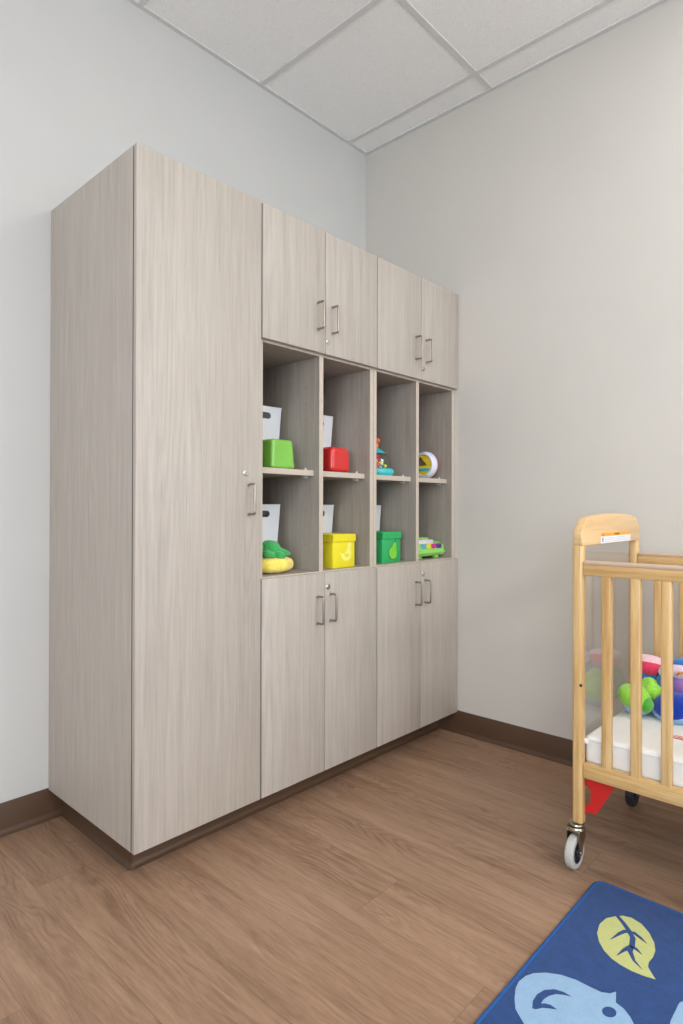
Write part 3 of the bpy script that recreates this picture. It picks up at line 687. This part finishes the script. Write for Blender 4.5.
# casters
def caster(px, py, sw):
    zc = 0.050; ox_ = px+sw*0.014
    # hub plate, stem and fork
    f_ = MB()
    f_.lathe([(0, 0.1355), (0.013, 0.1350), (0.022, 0.1325), (0.0235, 0.1280), (0.019, 0.1235), (0, 0.122)], (px, py, 0), n=24)
    f_.lathe([(0.0, 0.112), (0.024, 0.112), (0.0265, 0.116), (0.0235, 0.1225), (0, 0.1235)], (px, py, 0), n=24)
    for s in (-1, 1):
        q = [(px-sw*0.020, 0.117), (px+sw*0.026, 0.117), (px+sw*0.028, 0.106), (ox_+sw*0.009, zc-0.004), (ox_+sw*0.004, zc-0.010), (ox_-sw*0.004, zc-0.010), (ox_-sw*0.010, zc-0.003), (px-sw*0.021, 0.088)]
        f_.prism(q, 1, py+s*0.0170, py+s*0.0200, 0.0005, seg=1)
    f_.box((px+min(sw*0.026, -sw*0.020), py-0.020, 0.110), (px+max(sw*0.026, -sw*0.020), py+0.020, 0.1175), 0.002)
    fo_ = f_.build('caster', M_chrome, cr, org)
    w = MB(); w.lathe([(0.033, -0.0125), (0.0455, -0.0125), (0.0492, -0.009), (0.0500, -0.003), (0.0500, 0.003), (0.0492, 0.009), (0.0455, 0.0125), (0.033, 0.0125)], (ox_, py, zc), (0, 1, 0), 40, closed=True)
    wo_ = w.build('tyre', M_tyre if px < 1.2 else M_hub, fo_, org)
    h = MB(); h.lathe([(0, -0.010), (0.012, -0.0135), (0.013, -0.006), (0.026, -0.006), (0.029, -0.0115), (0.0335, -0.012), (0.0335, 0.012), (0.029, 0.0115), (0.026, 0.006), (0.013, 0.006), (0.012, 0.0135), (0, 0.010)], (ox_, py, zc), (0, 1, 0), 32)
    for k in range(5):
        R = Matrix.Translation((ox_, py, zc)) @ Matrix.Rotation(2*math.pi*k/5, 4, 'Y'); h.box((0.010, -0.009, -0.002), (0.030, 0.009, 0.002), 0.0005, 1, M=R)
    h.build('hub', M_hub, fo_, org)
    a = MB()
    a.lathe([(0, 0.0245), (0.0045, 0.0235), (0.0055, 0.019), (0.003, 0.0185), (0.003, -0.0185), (0.0055, -0.019), (0.0045, -0.0235), (0, -0.0245)], (ox_, py, zc), (0, 1, 0), 12)
    a.build('axle', M_chrome, fo_, org)
M_chrome = simple('dull_chrome', (170, 158, 140), rough=0.28, metal=1)
M_tyre = simple('grey_rubber', (188, 188, 182), rough=0.6); M_hub = simple('dark_navy_hub', (30, 34, 48), rough=0.4)
for yy in (CYA, CYB):
    for xx, sw in ((CX0+0.017, -1 if yy == CYA else 1), (CX1-0.015, 1)): caster(xx, yy+(0.009 if yy == CYA else 0), sw)

# mattress
mo = ((CX0+CX1)/2, (CYA+CYB)/2, 0.3095)
mx0, mx1, my0, my1 = CX0+0.0335, CX1-0.035, CYB+0.018, CYA-0.0100
b = bmesh.new(); bmesh.ops.create_cube(b, size=1)
for v in b.verts: v.co = Vector(((mx0+mx1)/2+v.co.x*(mx1-mx0), (my0+my1)/2+v.co.y*(my1-my0), 0.3545+v.co.z*0.090))
bmesh.ops.bevel(b, geom=list(b.edges), offset=0.014, segments=4, profile=0.5, affect='EDGES')
bmesh.ops.subdivide_edges(b, edges=[e for e in b.edges if e.calc_length() > 0.05], cuts=40, use_grid_fill=True)
for v in b.verts:
    n_ = noise.noise(Vector((v.co.x*9, v.co.y*5, v.co.z*9)))*0.0035 + noise.noise(Vector((v.co.x*26, v.co.y*14, 4)))*0.0014
    if v.co.z > 0.385: v.co.z += n_
    elif v.co.z > 0.32 and v.co.x < mx0+0.02: v.co.x += n_*0.7
mm = MB(); mm._take(b, 0, True)
M_sheet = simple('white_sheet', (236, 235, 231), rough=0.9, nscale=8, namt=0.02, bump=0.25, bscale=60)
ma = mm.build('mattress', M_sheet, None, mo, 180); tag(ma, 'thin white mattress under a fitted sheet inside the crib', 'mattress')
se = MB(); zz = 0.388
se.tube([(mx0-0.0008, my0+0.014, zz), (mx0-0.0008, my1-0.014, zz)], 0.0018, 8); se.tube([(mx0+0.013, my1+0.0004, zz), (mx1-0.013, my1+0.0004, zz)], 0.0018, 8)
se.build('piping', M_sheet, ma, mo)
pr = MB()
for k in range(3): pr.box((1.150+0.012*k, -1.150-0.01*k, 0.4005), (1.154+0.012*k, -1.085, 0.4022), 0.0003, 1)
pr.build('red_print', simple('red_ink', (196, 60, 66), 0.8), ma, mo)

# ------------------------------------------------------------ plush toys in the crib
ZM = 0.4005
Pg = plush_mat('lime_plush', (150, 214, 72)); Pb = plush_mat('blue_plush', (54, 120, 190)); Plb = plush_mat('pale_blue_plush', (150, 190, 228))
Prb = plush_mat('royal_blue_plush', (24, 64, 180)); Ppk = plush_mat('pink_plush', (222, 62, 96)); Pw = plush_mat('white_plush', (232, 214, 230)); Ppw = plush_mat('pale_pink_plush', (236, 196, 206))
Pl = plush_mat('lilac_plush', (176, 130, 206)); Po = plush_mat('orange_plush', (240, 150, 50)); Py = plush_mat('yellow_plush_trim', (232, 214, 74)); Pgn = plush_mat('leaf_green_plush', (86, 176, 66))
# lime leaf-shaped plush with pale blue underside, beside the clear panel
o_ = (1.3240, -0.9380, ZM)
t1 = thing('plush_toy', 'lime green puffy plush with pale blue underside, nearest the clear end panel', 'plush toy', o_)
MB().ell((1.3130, -0.9390, ZM+0.0360), (0.046, 0.050, 0.037), (0.28, 0, 0), 0.003, 18, 4, flat_z=ZM).build('underside', Plb, t1, o_, 180)
MB().ell((1.2960, -0.9370, ZM+0.0600), (0.054, 0.051, 0.036), (0.28, 0, 0), 0.009, 22, 4).build('puffy_top', Pg, t1, o_, 180)
MB().ell((1.3520, -0.9730, ZM+0.0780), (0.038, 0.034, 0.034), (0, 0, 0.3), 0.014, 34, 4).build('leaf_lobe', Pg, t1, o_, 180)
MB().ell((1.2820, -0.9820, ZM+0.0440), (0.022, 0.018, 0.024), (0.3, 0, 0.3), 0.006, 30, 4, flat_z=ZM).build('green_lobe', Pgn, t1, o_, 180)
MB().tube([(1.2640, -0.9700, ZM+0.0260), (1.2500, -0.9640, ZM+0.0460), (1.2500, -0.9580, ZM+0.0660), (1.2680, -0.9480, ZM+0.0880), (1.2930, -0.9380, ZM+0.0960)], 0.0050, 10).build('yellow_stripe', Py, t1, o_, 180)
MB().ell((1.4190, -0.9230, ZM+0.0620), (0.030, 0.034, 0.060), (0, 0, 0), 0.006, 20, 4, flat_z=ZM).build('green_back', Pgn, t1, o_, 180)
# blue plush with a red and white cap, behind the lime one
o_ = (1.4170, -0.9790, ZM)
t2 = thing('plush_toy', 'blue plush toy with a red and white cap, behind the lime green plush', 'plush toy', o_)
MB().ell((1.4300, -0.9840, ZM+0.0610), (0.038, 0.052, 0.066), (0, 0, 0), 0.006, 18, 4, flat_z=ZM).build('body', Pb, t2, o_, 180)
MB().ell((1.3740, -1.0160, ZM+0.1020), (0.030, 0.030, 0.050), (0, 0, 0), 0.004, 18, 4).build('arm', Pb, t2, o_, 180)
MB().ell((1.3870, -0.9620, ZM+0.1080), (0.028, 0.048, 0.019), (0.1, 0, 0), 0.003, 18, 4).build('arm', Pb, t2, o_, 180)
MB().ell((1.4020, -0.9590, ZM+0.1420), (0.044, 0.060, 0.030), (0.06, 0, 0), 0.004, 18, 4).build('cap', Ppk, t2, o_, 180)
MB().ell((1.4120, -0.9570, ZM+0.1580), (0.042, 0.058, 0.022), (0.06, 0, 0), 0.004, 18, 4).build('cap_top', Ppw, t2, o_, 180)
MB().ell((1.3680, -1.0120, ZM+0.1460), (0.018, 0.016, 0.026), (0.5, 0, 0), 0.003, 18, 3).build('face', Pw, t2, o_, 180)
MB().ell((1.3640, -0.9980, ZM+0.1360), (0.008, 0.007, 0.020), (0.5, 0, 0), sub=3).build('eye_patch', plush_mat('black_plush', (30, 30, 36)), t2, o_, 180)
# royal blue dish-shaped plush with pale rim
o_ = (1.3240, -1.0490, ZM)
t3 = thing('plush_toy', 'royal blue round plush cushion with a pale blue rim', 'plush toy', o_)
MB().ell((1.3240, -1.0540, ZM+0.0380), (0.054, 0.076, 0.038), (-0.12, -0.70, -0.2), 0.003, 14, 4, flat_z=ZM).build('rim', Plb, t3, o_, 180)
MB().ell((1.3130, -1.0540, ZM+0.0490), (0.050, 0.068, 0.032), (-0.12, -0.75, -0.2), 0.003, 14, 4).build('centre', Prb, t3, o_, 180)
# lilac plush with pale hood
o_ = (1.3940, -1.0760, ZM)
t4 = thing('plush_toy', 'lilac plush toy with pale hood and orange curl', 'plush toy', o_)
MB().ell((1.3940, -1.0780, ZM+0.0960), (0.046, 0.052, 0.052), (0, 0, 0), 0.003, 14, 4).build('face', Pl, t4, o_, 180)
MB().ell((1.4060, -1.0740, ZM+0.1440), (0.050, 0.062, 0.032), (0, 0, 0), 0.004, 16, 4).build('hood', Pw, t4, o_, 180)
MB().ell((1.4220, -1.0700, ZM+0.1660), (0.045, 0.054, 0.022), (0, 0, 0), 0.004, 16, 4).build('hood_lining', Pb, t4, o_, 180)
MB().ell((1.4140, -1.0810, ZM+0.0410), (0.052, 0.062, 0.044), (0, 0, 0), 0.004, 16, 4, flat_z=ZM).build('body', Pw, t4, o_, 180)
MB().tube([(1.3560, -1.0520, ZM+0.1420), (1.3520, -1.0600, ZM+0.1510), (1.3510, -1.0700, ZM+0.1530), (1.3530, -1.0800, ZM+0.1470)], 0.0042, 8).build('curl', Po, t4, o_, 180)

# ------------------------------------------------------------ rug
def rug_mat(name, rgb, amt=0.10):
    t = NT(name); t.b.inputs['Roughness'].default_value = 0.95; t.b.inputs['Specular IOR Level'].default_value = 0.1
    tc = t.new('ShaderNodeTexCoord'); a = t.new('ShaderNodeTexNoise'); a.inputs['Scale'].default_value = 34; a.inputs['Detail'].default_value = 9; a.inputs['Roughness'].default_value = 0.8
    f_ = t.new('ShaderNodeTexNoise'); f_.inputs['Scale'].default_value = 420; f_.inputs['Detail'].default_value = 2
    for n in (a, f_): t.l(tc.outputs['Object'], n.inputs['Vector'])
    v = t.math('MULTIPLY_ADD', f_.outputs[0], 0.5, t.math('MULTIPLY', a.outputs[0], 0.5))
    c = lin(rgb); lo = tuple(x*(1-amt*1.6) for x in c[:3])+(1,); hi = tuple(min(1, x*(1+amt*2)) for x in c[:3])+(1,)
    t.l(t.ramp(v, [(0.36, lo), (0.64, hi)]), t.b.inputs['Base Color']); t.bump(f_.outputs[0], 0.7, 0.002)
    t.b.inputs['Sheen Weight'].default_value = 0.15
    return t.m
RX0, RX1, RY0, RY1 = -0.62, 0.944, -3.2, -0.944
def rrect(x0, x1, y0, y1, r, n=6):
    p = []
    for cx_, cy_, a0 in ((x1-r, y1-r, 0), (x0+r, y1-r, 90), (x0+r, y0+r, 180), (x1-r, y0+r, 270)):
        for k in range(n+1): a = math.radians(a0+90*k/n); p.append((cx_+r*math.cos(a), cy_+r*math.sin(a)))
    return p
ro = ((RX0+RX1)/2, (RY0+RY1)/2, 0)
rug = thing('rug', 'deep blue rug with pale blue animals and yellow-green leaves', 'rug', ro)
b = MB(); b.prism(rrect(RX0+0.006, RX1-0.006, RY0+0.006, RY1-0.006, 0.022), 2, 0.0, 0.0095)
zr0, zr1 = 0.0095, 0.0100
def art(pts, mi): b.prism(pts, 2, zr0-0.0005, zr1, mi=mi)
def rev(P): return P
leaf = [(0.8095, -1.0436), (0.7838, -1.0279), (0.7488, -1.0236), (0.7105, -1.0313), (0.6815, -1.047), (0.6587, -1.0674), (0.6444, -1.0891), (0.6376, -1.1118), (0.6351, -1.1382), (0.6387, -1.1648), (0.6459, -1.1871), (0.659, -1.1752), (0.6741, -1.1626), (0.6926, -1.1589), (0.7174, -1.1613), (0.7441, -1.1588), (0.7707, -1.149), (0.8012, -1.1284), (0.8235, -1.1036), (0.8316, -1.0761), (0.824, -1.0562)]
art(leaf, 1)
animal = [(0.3494, -0.9914), (0.3732, -0.9769), (0.4011, -0.965), (0.4254, -0.9608), (0.4517, -0.9645), (0.4729, -0.9748), (0.4925, -0.9935), (0.5105, -1.0219), (0.5194, -1.0538), (0.5207, -1.0878), (0.5222, -1.1096), (0.5321, -1.1253), (0.5465, -1.1335), (0.5148, -1.1437), (0.5091, -1.1625), (0.4962, -1.1795), (0.4802, -1.1932), (0.455, -1.210), (0.420, -1.220), (0.370, -1.210), (0.320, -1.185), (0.280, -1.145), (0.262, -1.105), (0.270, -1.070), (0.290, -1.050), (0.318, -1.033), (0.3354, -1.0101)]
art(animal, 2)
zr0, zr1 = 0.0100, 0.0103
# leaf veins, in the rug's blue
def stroke(P, ws):
    L, R_ = [], []
    for i, p in enumerate(P):
        a = Vector(P[max(0, i-1)]); c_ = Vector(P[min(len(P)-1, i+1)]); d = (c_-a).normalized(); n = Vector((-d.y, d.x))
        L.append(tuple(Vector(p)+n*ws[i]/2)); R_.append(tuple(Vector(p)-n*ws[i]/2))
    return L+R_[::-1]
W_ = [0.010, 0.011, 0.012, 0.013, 0.013, 0.012, 0.007, 0.001]
art(stroke([(0.8139, -1.0454), (0.7958, -1.0667), (0.7739, -1.0882), (0.7531, -1.1039), (0.7235, -1.1114), (0.6991, -1.1144), (0.6731, -1.1319), (0.6558, -1.1558)], W_), 0)
zr1 += 0.0002
art(stroke([(0.768, -1.0900), (0.7740, -1.1010), (0.7662, -1.1179), (0.7554, -1.1365)], [0.012, 0.011, 0.008, 0.001]), 0)
art(stroke([(0.7700, -1.0900), (0.7640, -1.0810), (0.7480, -1.0745), (0.7092, -1.0648)], [0.014, 0.011, 0.009, 0.001]), 0)
zr1 += 0.0002
art(stroke([(0.7150, -1.112), (0.7200, -1.1160), (0.7164, -1.1242), (0.7071, -1.1392)], [0.012, 0.010, 0.008, 0.001]), 0)
art(stroke([(0.7200, -1.1130), (0.7080, -1.1080), (0.6916, -1.1020), (0.6635, -1.0961)], [0.013, 0.012, 0.008, 0.001]), 0)
zr1 -= 0.0004
art([(0.3753, -1.0172), (0.3948, -1.0092), (0.4189, -1.0080), (0.4414, -1.0145), (0.459, -1.0304), (0.4651, -1.0484), (0.4644, -1.0664), (0.4574, -1.0516), (0.4473, -1.0376), (0.4313, -1.0285), (0.4144, -1.0246), (0.3999, -1.0252), (0.4065, -1.0326), (0.4107, -1.0422), (0.4087, -1.0578), (0.4008, -1.0457), (0.3915, -1.0329), (0.3777, -1.024)], 0)
art([(0.4828, -1.1556), (0.4772, -1.1554), (0.4719, -1.1536), (0.4673, -1.1504), (0.4641, -1.1464), (0.4627, -1.1418), (0.4631, -1.1373), (0.4653, -1.1334), (0.4692, -1.1305), (0.4743, -1.1291), (0.4799, -1.1292), (0.4853, -1.131), (0.49, -1.1342), (0.4933, -1.1383), (0.4947, -1.143), (0.4942, -1.1475), (0.4918, -1.1515), (0.4879, -1.1542)], 0)
zr0, zr1 = 0.0095, 0.0100
# a second animal and further leaves across the rest of the rug
art(smooth_loop([(0.6222, -1.2578), (0.618, -1.2503), (0.607, -1.2455), (0.582, -1.2454), (0.5547, -1.245), (0.5308, -1.2474), (0.500, -1.265), (0.470, -1.290), (0.455, -1.350), (0.500, -1.410), (0.570, -1.420), (0.640, -1.390), (0.670, -1.340), (0.650, -1.290)], 3), 2)
for dx, dy in ((-0.55, -0.30), (0.0, -0.95), (-0.75, -1.25), (-0.1, -1.75)): art([(x+dx, y+dy) for x, y in leaf], 1)
for dx, dy in ((-0.50, -0.55), (0.10, -1.25), (-0.45, -1.75)): art([(x+dx, y+dy) for x, y in animal], 2)
b.build('pile', [rug_mat('blue_pile', (38, 68, 120), 0.17), rug_mat('leaf_pile', (188, 192, 124), 0.06), rug_mat('pale_blue_pile', (140, 172, 202), 0.06)], rug, ro)
bi = MB(); bi.tube([(x, y, 0.0055) for x, y in rrect(RX0+0.0055, RX1-0.0055, RY0+0.0055, RY1-0.0055, 0.024)], 0.0058, 10, True)
bi.build('binding', simple('blue_binding', (18, 78, 142), rough=0.8, nscale=200, namt=0.1, bump=0.4, bscale=300), rug, ro)['label'] = 'bright blue stitched edge'
